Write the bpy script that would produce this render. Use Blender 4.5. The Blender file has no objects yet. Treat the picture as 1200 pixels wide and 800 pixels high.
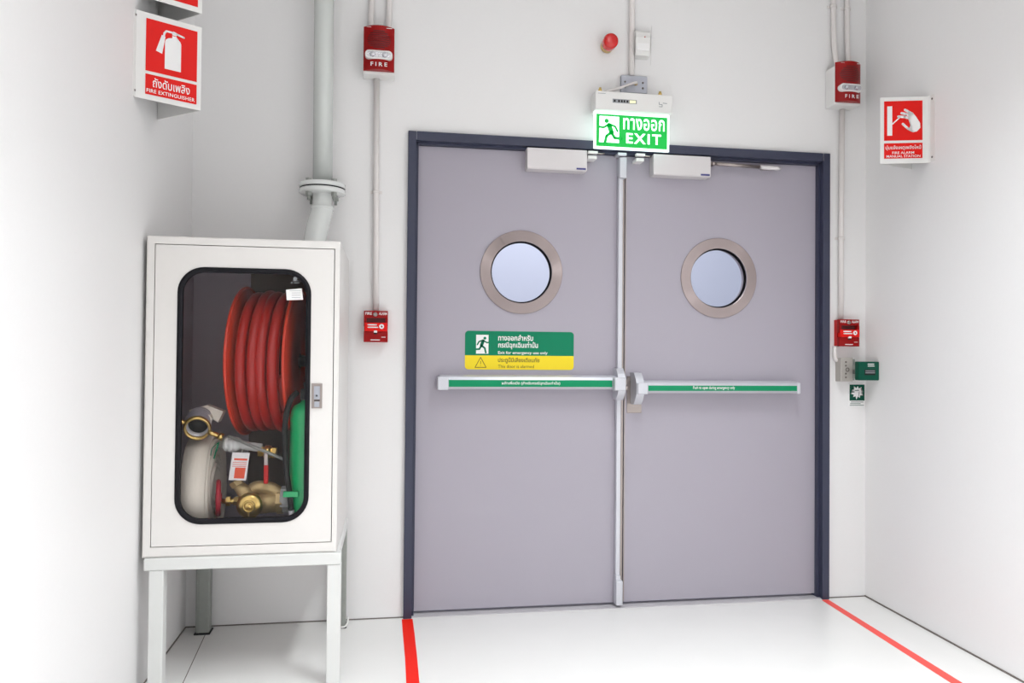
import bpy, bmesh, math, random
from mathutils import Vector, Matrix
random.seed(7)
C = bpy.context.scene.collection
S = bpy.context.scene

# ------------------------------------------------------------------ camera
cam_d = bpy.data.cameras.new('camera')
cam_d.sensor_width = 36.0
cam_d.lens = 889.76 / 1200 * 36.0
cam_d.clip_start = 0.02
cam = bpy.data.objects.new('camera', cam_d)
C.objects.link(cam)
yaw, pitch, roll = 0.159057, 0.015471, 0.008760
f = Vector((math.sin(yaw) * math.cos(pitch), math.cos(yaw) * math.cos(pitch), math.sin(pitch)))
r = Vector((math.cos(yaw), -math.sin(yaw), 0))
u = r.cross(f)
r2 = math.cos(roll) * r + math.sin(roll) * u
u2 = -math.sin(roll) * r + math.cos(roll) * u
M = Matrix((r2, u2, -f)).transposed().to_4x4()
M.translation = Vector((-0.0692, -3.3962, 1.1679))
cam.matrix_world = M
S.camera = cam

# ------------------------------------------------------------------ world, lights, exposure
w = bpy.data.worlds.new('world')
w.use_nodes = True
w.node_tree.nodes['Background'].inputs[0].default_value = (0.9, 0.95, 1.0, 1)
w.node_tree.nodes['Background'].inputs[1].default_value = 0.3
S.world = w
S.view_settings.view_transform = 'Standard'
S.view_settings.look = 'None'
S.view_settings.gamma = 1
S.view_settings.use_curve_mapping = False
S.view_settings.exposure = 0.04


def area(name, loc, sx, sy, power, col=(1, 1, 1), rot=(0, 0, 0), spread=180):
    d = bpy.data.lights.new(name, 'AREA')
    d.shape = 'RECTANGLE'
    d.size, d.size_y = sx, sy
    d.energy = power
    d.color = col
    d.spread = math.radians(spread)
    o = bpy.data.objects.new(name, d)
    o.location = loc
    o.rotation_euler = rot
    C.objects.link(o)
    return o


# ceiling luminaires of the lobby and of the room behind the doors
LAMPS = [(1.05, -1.85, 29), (-0.05, -2.9, 25), (1.6, -3.4, 27), (0.7, -5.2, 36)]
for i, (lx, ly, pw) in enumerate(LAMPS):
    area('ceiling_lamp_light', (lx, ly, 3.24), 0.26, 1.2, pw, (0.925, 0.98, 1.0), spread=104)
area('far_room_light', (1.0, 0.75, 2.9), 1.8, 0.5, 31, (0.96, 0.97, 1.0))


# ------------------------------------------------------------------ materials
def lin(c):
    c = c / 255
    return c / 12.92 if c <= 0.04045 else ((c + 0.055) / 1.055) ** 2.4


def mat(name, rgb, rough=0.5, metal=0.0, bump=0.0, scale=40, vary=0.0, emit=0.0, coat=0.0, stretch=None):
    m = bpy.data.materials.new(name)
    m.use_nodes = True
    nt = m.node_tree
    b = nt.nodes['Principled BSDF']
    col = (lin(rgb[0]), lin(rgb[1]), lin(rgb[2]), 1)
    b.inputs['Base Color'].default_value = col
    b.inputs['Roughness'].default_value = rough
    b.inputs['Metallic'].default_value = metal
    b.inputs['Coat Weight'].default_value = coat
    if emit:
        b.inputs['Emission Color'].default_value = col
        b.inputs['Emission Strength'].default_value = emit
    if bump or vary:
        tc = nt.nodes.new('ShaderNodeTexCoord')
        mp = nt.nodes.new('ShaderNodeMapping')
        nt.links.new(tc.outputs['Object'], mp.inputs[0])
        if stretch:
            mp.inputs['Scale'].default_value = stretch
        n = nt.nodes.new('ShaderNodeTexNoise')
        n.inputs['Scale'].default_value = scale
        n.inputs['Detail'].default_value = 5
        nt.links.new(mp.outputs[0], n.inputs['Vector'])
        if vary:
            mx = nt.nodes.new('ShaderNodeMix')
            mx.data_type = 'RGBA'
            mx.inputs[6].default_value = tuple(c * (1 - vary) for c in col[:3]) + (1,)
            mx.inputs[7].default_value = tuple(min(1, c * (1 + vary)) for c in col[:3]) + (1,)
            nt.links.new(n.outputs[0], mx.inputs[0])
            nt.links.new(mx.outputs[2], b.inputs['Base Color'])
        if bump:
            bp = nt.nodes.new('ShaderNodeBump')
            bp.inputs['Strength'].default_value = bump
            bp.inputs['Distance'].default_value = 0.002
            nt.links.new(n.outputs[0], bp.inputs['Height'])
            nt.links.new(bp.outputs[0], b.inputs['Normal'])
    return m


def glass_mat(name, tint, rough=0.0, ior=1.45):
    m = bpy.data.materials.new(name)
    m.use_nodes = True
    nt = m.node_tree
    nt.nodes.clear()
    out = nt.nodes.new('ShaderNodeOutputMaterial')
    t = nt.nodes.new('ShaderNodeBsdfTransparent')
    t.inputs[0].default_value = (*tint, 1)
    g = nt.nodes.new('ShaderNodeBsdfGlossy')
    g.inputs['Roughness'].default_value = rough
    fr = nt.nodes.new('ShaderNodeFresnel')
    fr.inputs[0].default_value = ior
    mx = nt.nodes.new('ShaderNodeMixShader')
    nt.links.new(fr.outputs[0], mx.inputs[0])
    nt.links.new(t.outputs[0], mx.inputs[1])
    nt.links.new(g.outputs[0], mx.inputs[2])
    nt.links.new(mx.outputs[0], out.inputs[0])
    return m


def brushed(name, rgb):
    """radially brushed steel: anisotropy round the object's own centre"""
    m = mat(name, rgb, 0.27, 1.0, 0.0)
    nt = m.node_tree
    b = nt.nodes['Principled BSDF']
    b.inputs['Anisotropic'].default_value = 0.92
    tg = nt.nodes.new('ShaderNodeTangent')
    tg.direction_type = 'RADIAL'
    tg.axis = 'Y'
    nt.links.new(tg.outputs[0], b.inputs['Tangent'])
    return m


WALL = mat('wall_paint', (240, 238, 238), 0.55, 0, 0.10, 90, 0.012)
WALLB = mat('wall_paint_end', (236, 234, 234), 0.55, 0, 0.10, 90, 0.012)
CEIL = mat('ceiling_paint', (226, 225, 224), 0.8, 0, 0.05, 60)
FLOOR = mat('epoxy_floor', (227, 225, 223), 0.3, 0, 0.03, 6, 0.02)
FARW = mat('far_room_paint', (222, 226, 238), 0.7, 0, 0.05, 60)
SEAL = mat('sealant_grey', (112, 104, 99), 0.7, 0, 0.1, 80)
FRAME = mat('frame_blue_grey', (54, 57, 78), 0.42, 0, 0.05, 120, 0.04)
DOOR = mat('door_grey', (168, 162, 173), 0.45, 0, 0.04, 150, 0.01)
THRESH = mat('threshold_steel', (190, 186, 190), 0.5, 0.1, 0.1, 80)
STEEL = mat('steel', (162, 152, 148), 0.32, 1.0, 0.05, 60, 0.05, stretch=(1, 1, 12))
RINGM = brushed('brushed_steel', (166, 153, 152))
ALU = mat('silver_paint', (205, 205, 212), 0.35, 0.35, 0.03, 100)
CLOSER = mat('closer_silver', (216, 211, 212), 0.45, 0.15, 0.03, 100)
WHITE = mat('white_plastic', (232, 230, 228), 0.4, 0, 0.03, 60)
CAB = mat('cabinet_enamel', (228, 224, 221), 0.35, 0, 0.08, 60, 0.01)
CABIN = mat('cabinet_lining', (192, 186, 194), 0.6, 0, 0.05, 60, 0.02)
STAND = mat('stand_enamel', (220, 220, 218), 0.4, 0, 0.08, 60, 0.01)
PLATEM = mat('zinc_plate', (178, 180, 190), 0.38, 0.55, 0.1, 60, 0.08)
BOXM = mat('galvanised_box', (186, 180, 174), 0.45, 0.3, 0.1, 60, 0.08)
GREYP = mat('galvanised_grey', (150, 153, 148), 0.4, 0.3, 0.1, 40, 0.1)
RUBBER = mat('black_rubber', (12, 10, 18), 0.6, 0, 0.1, 60)
BLACK = mat('black_plastic', (12, 11, 12), 0.7, 0, 0.05, 60)
DARK = mat('dark_gap', (24, 24, 30), 0.8, 0, 0.05, 60)
PIPEP = mat('pipe_enamel', (205, 208, 205), 0.22, 0, 0.06, 30, 0.02, coat=0.3)
PIPEW = mat('flange_enamel', (226, 228, 226), 0.18, 0, 0.06, 30, 0.02, coat=0.4)
PVCC = mat('white_conduit', (228, 222, 220), 0.45, 0, 0.03, 50)
RED = mat('red_plastic', (150, 8, 10), 0.35, 0, 0.04, 60)
REDD = mat('red_dark', (84, 4, 8), 0.5, 0, 0.05, 60)
REDB = mat('red_lacquer', (196, 24, 26), 0.3, 0, 0.04, 60)
REDTAPE = mat('red_floor_tape', (240, 28, 2), 0.45, 0, 0.05, 60, 0.03)
REDTAPE2 = mat('red_floor_tape_pale', (242, 84, 76), 0.45, 0, 0.05, 60, 0.06)  # paler red, for the right-hand tape
REDSIGN = mat('sign_red', (226, 20, 14), 0.35, 0, 0.01, 60)
PRINTW = mat('print_white', (240, 238, 238), 0.45, 0, 0.01, 60)
HOSER = mat('red_hose', (176, 22, 13), 0.32, 0, 0.25, 90, 0.08)
HOSERIM = mat('reel_red', (222, 62, 34), 0.3, 0, 0.05, 60, 0.04)
CANVAS = mat('canvas_hose', (246, 240, 226), 0.85, 0, 0.5, 220, 0.06)
CANVASD = mat('canvas_shadow_edge', (176, 168, 152), 0.9, 0, 0.5, 220, 0.12)
BRASS = mat('brass', (224, 194, 118), 0.28, 1.0, 0.15, 60, 0.08)
BRASSC = mat('cast_brass', (206, 182, 132), 0.5, 0.6, 0.5, 70, 0.1)
GREEN = mat('extinguisher_green', (0, 182, 108), 0.3, 0, 0.03, 60, 0.02, coat=0.3)
SGREEN = mat('sign_green', (0, 124, 88), 0.4, 0, 0.01, 60)
BGREEN = mat('bar_green', (0, 138, 92), 0.35, 0, 0.01, 60)
DGREEN = mat('dark_green_plastic', (0, 78, 60), 0.35, 0, 0.03, 60)
SYELLOW = mat('sign_yellow', (240, 214, 44), 0.4, 0, 0.01, 60)
INK = mat('print_ink', (86, 70, 20), 0.5, 0, 0.01, 60)
INKG = mat('print_grey', (150, 152, 156), 0.5, 0, 0.01, 60)
ORANGEP = mat('print_orange', (236, 84, 48), 0.5, 0, 0.01, 60)
NAVY = mat('logo_navy', (62, 62, 130), 0.4, 0, 0.01, 60)
LENS = mat('strobe_chrome', (200, 200, 205), 0.18, 0.85, 0.6, 90)
BEACON = mat('beacon_red', (206, 10, 12), 0.2, 0, 0.02, 60, coat=0.5)
for m_ in (REDSIGN, PRINTW, SGREEN, BGREEN, SYELLOW, DGREEN, RED, REDB, REDTAPE, REDTAPE2, RUBBER):
    m_.node_tree.nodes['Principled BSDF'].inputs['Specular IOR Level'].default_value = 0.25
PANE = glass_mat('cabinet_glass', (0.98, 0.97, 0.975), 0.0, 1.22)
DPANE = glass_mat('door_glass', (0.93, 0.94, 0.96), 0.0, 1.3)
LITG = mat('lit_green', (0, 172, 64), 0.5, 0, 0, emit=0.5)
LITW = mat('lit_white', (232, 255, 248), 0.3, 0, 0, emit=1.25)
LAMPM = mat('lamp_diffuser', (255, 252, 248), 0.5, 0, 0, emit=3.0)
LEDM = mat('indicator', (238, 236, 190), 0.4, 0, 0, emit=0.5)


# ------------------------------------------------------------------ mesh helpers
class F:
    """a drawing frame: origin, right, up; normal points out of the print"""
    def __init__(s, o, ux=(1, 0, 0), uz=(0, 0, 1)):
        s.o = Vector(o); s.x = Vector(ux).normalized(); s.z = Vector(uz).normalized(); s.n = s.x.cross(s.z)

    def p(s, a, b, d=0.0):
        return s.o + s.x * a + s.z * b + s.n * d


def box(bm, x0, x1, y0, y1, z0, z1, bev=0.0, seg=2):
    m = Matrix.Translation(((x0 + x1) / 2, (y0 + y1) / 2, (z0 + z1) / 2)) @ Matrix.Diagonal((abs(x1 - x0), abs(y1 - y0), abs(z1 - z0), 1))
    res = bmesh.ops.create_cube(bm, size=1, matrix=m)
    if bev:
        es = list({e for v in res['verts'] for e in v.link_edges})
        bmesh.ops.bevel(bm, geom=es, offset=bev, segments=seg, affect='EDGES', profile=0.5)
    return bm


def nb():
    return bmesh.new()


def bx(*a, **k):
    return box(nb(), *a, **k)


def tube(bm, pts, r, seg=16, closed=False, caps=True, up=None):
    pts = [Vector(p) for p in pts]
    n = len(pts)
    rs = r if isinstance(r, (list, tuple)) else [r] * n
    rings = []
    prev = None
    for i, p in enumerate(pts):
        a = pts[(i - 1) % n] if (closed or i > 0) else p
        b = pts[(i + 1) % n] if (closed or i < n - 1) else p
        t = (b - a).normalized()
        if prev is None:
            ref = Vector(up) if up else (Vector((0, 0, 1)) if abs(t.z) < 0.9 else Vector((1, 0, 0)))
            s = t.cross(ref).normalized()
        else:
            s = (prev - t * prev.dot(t)).normalized()
        prev = s
        q = t.cross(s)
        rings.append([bm.verts.new(p + (s * math.cos(2 * math.pi * k / seg) + q * math.sin(2 * math.pi * k / seg)) * rs[i]) for k in range(seg)])
    m = n if closed else n - 1
    for i in range(m):
        A, B = rings[i], rings[(i + 1) % n]
        for k in range(seg):
            fc = bm.faces.new((A[k], A[(k + 1) % seg], B[(k + 1) % seg], B[k]))
            fc.smooth = True
    if caps and not closed:
        bm.faces.new(rings[0][::-1]); bm.faces.new(rings[-1])
    return bm


def curve_pts(ctrl, n=8):
    """Catmull-Rom through control points"""
    P = [Vector(c) for c in ctrl]
    P = [P[0] * 2 - P[1]] + P + [P[-1] * 2 - P[-2]]
    out = []
    for i in range(1, len(P) - 2):
        for k in range(n):
            t = k / n
            a, b, c, d = P[i - 1], P[i], P[i + 1], P[i + 2]
            out.append(0.5 * ((2 * b) + (c - a) * t + (2 * a - 5 * b + 4 * c - d) * t * t + (-a + 3 * b - 3 * c + d) * t ** 3))
    out.append(P[-2])
    return out


def lathe(bm, profile, c, axis=(0, 0, 1), seg=32, smooth=True, close=False):
    """profile: (radius, distance along axis)"""
    ax = Vector(axis).normalized()
    ref = Vector((1, 0, 0)) if abs(ax.x) < 0.9 else Vector((0, 0, 1))
    s = ax.cross(ref).normalized(); q = ax.cross(s)
    c = Vector(c)
    rings = []
    for rr, h in profile:
        if rr < 1e-6:
            rings.append([bm.verts.new(c + ax * h)])
        else:
            rings.append([bm.verts.new(c + ax * h + (s * math.cos(2 * math.pi * k / seg) + q * math.sin(2 * math.pi * k / seg)) * rr) for k in range(seg)])
    pairs = list(zip(rings[:-1], rings[1:]))
    if close:
        pairs.append((rings[-1], rings[0]))
    for A, B in pairs:
        for k in range(seg):
            a, b = k, (k + 1) % seg
            if len(A) == 1 and len(B) == 1:
                continue
            if len(A) == 1:
                fc = bm.faces.new((A[0], B[b], B[a]))
            elif len(B) == 1:
                fc = bm.faces.new((A[a], A[b], B[0]))
            else:
                fc = bm.faces.new((A[a], A[b], B[b], B[a]))
            fc.smooth = smooth
    bmesh.ops.recalc_face_normals(bm, faces=bm.faces)
    return bm


def rrect(w, h, r, n=8, cx=0, cy=0):
    pts = []
    for (sx, sy, a0) in ((1, 1, 0), (-1, 1, 90), (-1, -1, 180), (1, -1, 270)):
        for k in range(n + 1):
            a = math.radians(a0 + 90 * k / n)
            pts.append((cx + sx * (w / 2 - r) + r * math.cos(a), cy + sy * (h / 2 - r) + r * math.sin(a)))
    return pts


def prism(bm, pts, fr, d0, d1, smooth_side=False):
    """extrude a 2D outline (in the frame's plane) from depth d0 to d1 along its normal"""
    lo = [bm.verts.new(fr.p(a, b, d0)) for a, b in pts]
    hi = [bm.verts.new(fr.p(a, b, d1)) for a, b in pts]
    fs = [bm.faces.new(hi), bm.faces.new(lo[::-1])]
    n = len(pts)
    for i in range(n):
        q = bm.faces.new((lo[i], lo[(i + 1) % n], hi[(i + 1) % n], hi[i]))
        q.smooth = smooth_side
    bmesh.ops.triangulate(bm, faces=fs)
    bmesh.ops.recalc_face_normals(bm, faces=bm.faces)
    return bm


def ring_prism(bm, outer, inner, fr, d0, d1, bulge=0.0):
    n = len(outer)
    O0 = [bm.verts.new(fr.p(a, b, d0)) for a, b in outer]; O1 = [bm.verts.new(fr.p(a, b, d1)) for a, b in outer]
    I0 = [bm.verts.new(fr.p(a, b, d0)) for a, b in inner]; I1 = [bm.verts.new(fr.p(a, b, d1)) for a, b in inner]
    if bulge:
        Mi = [bm.verts.new(fr.p((a[0] + b[0]) / 2, (a[1] + b[1]) / 2, d1 + bulge)) for a, b in zip(outer, inner)]
    for i in range(n):
        j = (i + 1) % n
        bm.faces.new((O0[i], O0[j], O1[j], O1[i]))
        bm.faces.new((I0[j], I0[i], I1[i], I1[j]))
        bm.faces.new((O0[j], O0[i], I0[i], I0[j]))
        if bulge:
            bm.faces.new((O1[i], O1[j], Mi[j], Mi[i])); bm.faces.new((Mi[i], Mi[j], I1[j], I1[i]))
        else:
            bm.faces.new((O1[i], O1[j], I1[j], I1[i]))
    bmesh.ops.recalc_face_normals(bm, faces=bm.faces)
    return bm


def stroke(bm, pts, w, fr, d=0.0006):
    """a flat printed line of width w"""
    for (a, b) in zip(pts[:-1], pts[1:]):
        dx, dy = b[0] - a[0], b[1] - a[1]
        L = math.hypot(dx, dy) or 1e-6
        nx, ny = -dy / L * w / 2, dx / L * w / 2
        bm.faces.new([bm.verts.new(fr.p(x, y, d)) for x, y in ((a[0] + nx, a[1] + ny), (a[0] - nx, a[1] - ny), (b[0] - nx, b[1] - ny), (b[0] + nx, b[1] + ny))])
    for p in pts:
        disc2(bm, p, w / 2, fr, d, 10)
    bmesh.ops.recalc_face_normals(bm, faces=bm.faces)
    return bm


def disc2(bm, c, r, fr, d=0.0006, n=24):
    bm.faces.new([bm.verts.new(fr.p(c[0] + r * math.cos(2 * math.pi * k / n), c[1] + r * math.sin(2 * math.pi * k / n), d)) for k in range(n)])


def poly2(bm, pts, fr, d=0.0006):
    fc = bm.faces.new([bm.verts.new(fr.p(a, b, d)) for a, b in pts])
    bmesh.ops.triangulate(bm, faces=[fc])


def text_bm(bm, s, x0, x1, z0, z1, fr, d=0.0008, bold=0.0, space=1.0):
    """lettering fitted into the box x0..x1, z0..z1 of the frame"""
    cu = bpy.data.curves.new('t', 'FONT')
    cu.body = s
    cu.offset = bold
    cu.space_character = space
    cu.resolution_u = 3
    ob = bpy.data.objects.new('t', cu)
    C.objects.link(ob)
    bpy.context.view_layer.update()
    me = bpy.data.meshes.new_from_object(ob.evaluated_get(bpy.context.evaluated_depsgraph_get()))
    bpy.data.objects.remove(ob)
    bpy.data.curves.remove(cu)
    xs = [v.co.x for v in me.vertices]; ys = [v.co.y for v in me.vertices]
    if not xs:
        return bm
    ax, bx_, ay, by = min(xs), max(xs), min(ys), max(ys)
    vs = [bm.verts.new(fr.p(x0 + (v.co.x - ax) / (bx_ - ax) * (x1 - x0), z0 + (v.co.y - ay) / (by - ay) * (z1 - z0), d)) for v in me.vertices]
    for p in me.polygons:
        try:
            bm.faces.new([vs[i] for i in p.vertices])
        except ValueError:
            pass
    bpy.data.meshes.remove(me)
    return bm


ORG = {}


def thing(name, label, cat, loc, group=None):
    o = bpy.data.objects.new(name, None)
    o.empty_display_size = 0.05
    C.objects.link(o)
    o.location = loc
    ORG[o.name] = Vector(loc)
    o['label'] = label
    o['category'] = cat
    if group:
        o['group'] = group
    return o


def obj(name, bm, m, parent=None, loc=None, label=None, cat=None, group=None, kind=None):
    """links bm (built in world coordinates) as one mesh object; loc = base of a top-level one"""
    o_ = ORG[parent.name] if parent else Vector(loc or (0, 0, 0))
    me = bpy.data.meshes.new(name)
    for v in bm.verts:
        v.co = v.co - o_
    bm.to_mesh(me)
    bm.free()
    me.materials.append(m)
    o = bpy.data.objects.new(name, me)
    C.objects.link(o)
    if parent:
        o.parent = parent
    else:
        o.location = o_
    ORG[o.name] = o_
    if label: o['label'] = label
    if cat: o['category'] = cat
    if group: o['group'] = group
    if kind: o['kind'] = kind
    return o


def struct(name, bm, m, label, loc=(0, 0, 0)):
    return obj(name, bm, m, None, loc, label, None, None, 'structure')


# ================================================================== the setting
XL, XR = -0.909, 2.2284
HZ = 3.3
YB = -7.0
# floor, ceiling, walls (walls are slabs; the end wall is built round the door opening)
struct('floor', bx(XL - .2, XR + .2, YB - .1, 0.10, -0.12, 0), FLOOR, 'glossy off-white epoxy floor in front of the doors')
struct('ceiling', bx(XL - .2, XR + .2, YB - .1, 0.10, HZ, HZ + .12), CEIL, 'plain white ceiling above the exit')
struct('wall_left', bx(XL - .12, XL, YB, 0.0, 0, HZ), WALL, 'bright white wall behind the extinguisher signs')
b = nb()
prism(b, [(XR, 0.0), (2.193, -0.99), (1.99, YB), (2.5, YB), (2.5, 0.0)], F((0, 0, 0), (1, 0, 0), (0, 1, 0)), 0, HZ)
struct('wall_right', b, WALL, 'bright white wall carrying the fire alarm sign')
struct('wall_behind', bx(XL - .12, 2.6, YB - .12, YB, 0, HZ), WALL, 'white wall behind the camera')
b = nb()
box(b, XL - .12, 0.0, 0, .09, 0, HZ); box(b, 2.0265, XR + .3, 0, .09, 0, HZ); box(b, 0.0, 2.0265, 0, .09, 2.147, HZ)
struct('wall_back', b, WALLB, 'white end wall around the grey double doors')
# dark joint between walls and floor
b = bx(XL, 0.0, -.004, 0, 0, .004)
struct('baseboard_back', b, SEAL, 'thin dark joint under the end wall')
b = bx(2.0265, XR, -.004, 0, 0, .004)
struct('baseboard_back', b, SEAL, 'short dark joint right of the doors')
struct('baseboard_left', bx(XL, XL + .004, YB, 0, 0, .004), SEAL, 'thin dark joint under the left wall')
b = nb()
prism(b, [(XR, 0), (2.193, -.99), (2.189, -.99), (XR - .004, 0)], F((0, 0, 0), (1, 0, 0), (0, 1, 0)), 0, .006)
struct('baseboard_right', b, SEAL, 'thin dark joint under the right wall')
b = nb()
prism(b, [(-.812, -.05), (-.7765, -.56), (-.765, -.8), (-.7615, -.8), (-.7735, -.56), (-.809, -.05)], F((0, 0, 0), (1, 0, 0), (0, 1, 0)), 0, .0006)
struct('trim_3', b, SEAL, 'hairline floor joint below the cabinet')
# the room behind the doors, seen only through the round windows
b = nb()
box(b, -.6, 2.9, 1.7, 1.8, 0, 3.0); box(b, -.7, -.6, .09, 1.8, 0, 3.0); box(b, 2.9, 3.0, .09, 1.8, 0, 3.0)
struct('wall_beyond', b, FARW, 'pale bluish wall beyond the round windows')
struct('ceiling_beyond', bx(-.7, 3.0, .1, 1.8, 3.0, 3.1), CEIL, 'ceiling of the room behind the doors')
struct('floor_beyond', bx(-.7, 3.0, .1, 1.8, -.1, 0.0), FLOOR, 'floor of the room behind the doors')

# door frame (trim_1): profiled casing with a recess and a stop
fr1 = bpy.data.objects.new('trim_1', None); C.objects.link(fr1); fr1.location = (1.013, 0, 0); ORG['trim_1'] = Vector((1.013, 0, 0))
fr1['kind'] = 'structure'; fr1['label'] = 'dark blue-grey steel frame around the double doors'


def jamb(x0, s):
    b = nb()
    box(b, *sorted((x0, x0 + s * .036)), -.022, .09, 0, 2.1485, bev=.0015, seg=1)
    box(b, *sorted((x0 + s * .036, x0 + s * .0365)), -.012, .09, 0, 2.108)
    box(b, *sorted((x0 + s * .036, x0 + s * .047)), .006, .09, 0, 2.108)
    return b


obj('jamb', jamb(0.0, 1), FRAME, fr1)
obj('jamb', jamb(2.0265, -1), FRAME, fr1)
b = nb()
box(b, .0365, 1.990, -.022, .09, 2.108, 2.1485, bev=.0015, seg=1)
box(b, .0365, 1.990, .006, .09, 2.098, 2.108)
obj('header', b, FRAME, fr1)
obj('corner_seam', bx(.0362, .0370, -.0235, -.0215, 2.110, 2.1485), ALU, fr1, label='pale open seam at the frame corner')
obj('corner_seam', bx(1.9897, 1.9903, -.0228, -.0215, 2.110, 2.1485), ALU, fr1)
obj('threshold', bx(.036, 1.990, -.012, .09, 0, .0035), THRESH, fr1)

# ================================================================== the two door leaves
YD = 0.03      # face of the leaves
ZD0, ZD1 = 0.016, 2.0965


def leaf(name, x0, x1, wc, label):
    d = bpy.data.objects.new(name, None); C.objects.link(d)
    d.location = ((x0 + x1) / 2, YD, 0); ORG[name] = Vector(d.location)
    d['kind'] = 'structure'; d['label'] = label
    # slab with a round hole
    n = 64
    b = nb()
    cx, cz = wc
    R = .150
    hole = [(cx + R * math.cos(2 * math.pi * k / n), cz + R * math.sin(2 * math.pi * k / n)) for k in range(n)]
    rect = []
    for a, c in hole:      # outline points on the slab edge in the same direction
        dx, dz = a - cx, c - cz
        t = min(((x1 - cx) / dx if dx > 1e-9 else (x0 - cx) / dx if dx < -1e-9 else 1e9),
                ((ZD1 - cz) / dz if dz > 1e-9 else (ZD0 - cz) / dz if dz < -1e-9 else 1e9))
        rect.append([cx + dx * t, cz + dz * t])
    for cxn, czn in ((x0, ZD0), (x0, ZD1), (x1, ZD0), (x1, ZD1)):
        k = min(range(n), key=lambda i: (rect[i][0] - cxn) ** 2 + (rect[i][1] - czn) ** 2)
        rect[k] = [cxn, czn]
    ring_prism(b, rect, hole, F((0, YD + .045, 0)), 0, .045)
    obj('slab', b, DOOR, d)
    # steel ring: slightly domed flat flange and an inner sleeve
    b = nb()
    lathe(b, [(.150, 0), (.1905, 0), (.1915, .001), (.1915, .0045), (.1905, .0055), (.1435, .0060), (.1420, .0050), (.1415, .0), (.1415, -.050), (.150, -.050)], (0, 0, 0), (0, -1, 0), 96, smooth=False, close=True)
    ro = bpy.data.objects.new('window_ring', bpy.data.meshes.new('window_ring'))
    b.to_mesh(ro.data); b.free(); ro.data.materials.append(RINGM)
    C.objects.link(ro); ro.parent = d; ro.location = Vector((cx, YD, cz)) - ORG[name]
    ro['label'] = 'brushed steel ring of the round window'
    b = nb(); lathe(b, [(0, 0), (.1413, 0), (.1413, .006), (0, .006)], (cx, YD + .024, cz), (0, -1, 0), 64, smooth=False)
    obj('window_pane', b, DPANE, d)
    b = nb(); lathe(b, [(.1355, 0), (.1413, 0), (.1413, .004), (.1355, .004)], (cx, YD + .018, cz), (0, -1, 0), 64, close=True)
    obj('window_gasket', b, RUBBER, d)
    return d


d1 = leaf('door_1', .0475, 1.0085, (.5215, 1.5395), 'left grey door leaf with green and yellow notice')
d2 = leaf('door_2', 1.0135, 1.979, (1.4790, 1.5355), 'right grey door leaf with steel lock plate')
obj('edge_strip', bx(.9965, 1.0075, YD - .006, YD, .02, 2.06, bev=.001, seg=1), STEEL, d1, label='narrow steel meeting strip')
obj('edge_strip', bx(1.0137, 1.0185, YD - .002, YD + .01, .02, 2.09), STEEL, d2, label='thin steel edge strip')


def bar_housing(x0, x1, zc, mat_, par):
    """bowed cover over the latch case"""
    b = nb()
    n = 12
    prof = []
    for k in range(n + 1):
        t = -1 + 2 * k / n
        prof.append((-.022 - .044 * (1 - t * t), zc + t * .073))
    pts = [(YD, zc - .073)] + prof + [(YD, zc + .073)]
    fy = F((x0, 0, 0), (0, 1, 0), (0, 0, 1))   # plane y-z, normal +x
    prism(b, pts, fy, 0, x1 - x0)
    return obj('latch_cover', b, mat_, par)


def bar_profile(b, x0, x1, z0, z1):
    fy = F((x0, 0, 0), (0, 1, 0), (0, 0, 1))
    h = z1 - z0
    prism(b, [(YD, z0), (YD - .062, z0), (YD - .070, z0 + .006), (YD - .074, z0 + .010), (YD - .074, z1 - .020), (YD - .066, z1 - .008), (YD - .050, z1), (YD, z1)], fy, 0, x1 - x0)
    return b


def panic_bar(par, x0, x1, xg0, xg1, z0, z1, cap0, cap1, txt, tx0, tx1, hx, label):
    b = nb(); bar_profile(b, x0, x1, z0, z1)
    p = obj('panic_bar', b, ALU, par, label=label)
    obj('green_strip', bx(xg0, xg1, YD - .0752, YD - .073, z0 + .0115, z1 - .021), BGREEN, p)
    fr = F((0, YD - .0753, 0))
    zc = (z0 + .0115 + z1 - .021) / 2
    obj('lettering', text_bm(nb(), txt, tx0, tx1, zc - .008, zc + .010, fr, .0006, .012), PRINTW, p)
    for a, c in (cap0, cap1):
        b = nb(); box(b, a, c, YD - (.106 if .93 < a < 1.2 else .079), YD, z0 - .003, z1 - .006, bev=.006, seg=3)
        obj('end_cap', b, ALU, p)
    h = bar_housing(*hx, (z0 + z1) / 2 - .008, ALU, par)
    return p


panic_bar(d1, .150, .955, .188, .934, 1.006, 1.069, (.138, .187), (.936, .990),
          'ผลักเพื่อเปิด (สำหรับกรณีฉุกเฉินเท่านั้น)', .424, .690, (.958, .992), 'long silver push bar with green strip')
panic_bar(d2, 1.080, 1.850, 1.097, 1.842, .989, 1.046, (1.045, 1.096), (1.843, 1.861),
          'Push to open during emergency only', 1.322, 1.528, (1.043, 1.080), 'long silver push bar with green strip')
# latch bolts between the covers
obj('latch_bolt', bx(.992, 1.006, -.045, YD, 1.028, 1.052, bev=.003), STEEL, d1)
obj('latch_bolt', bx(.995, 1.012, -.035, YD, 1.002, 1.022, bev=.003), STEEL, d1)
obj('lock_plate', bx(1.026, 1.098, YD - .003, YD, .893, 1.065, bev=.001, seg=1), STEEL, d2)
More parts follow.
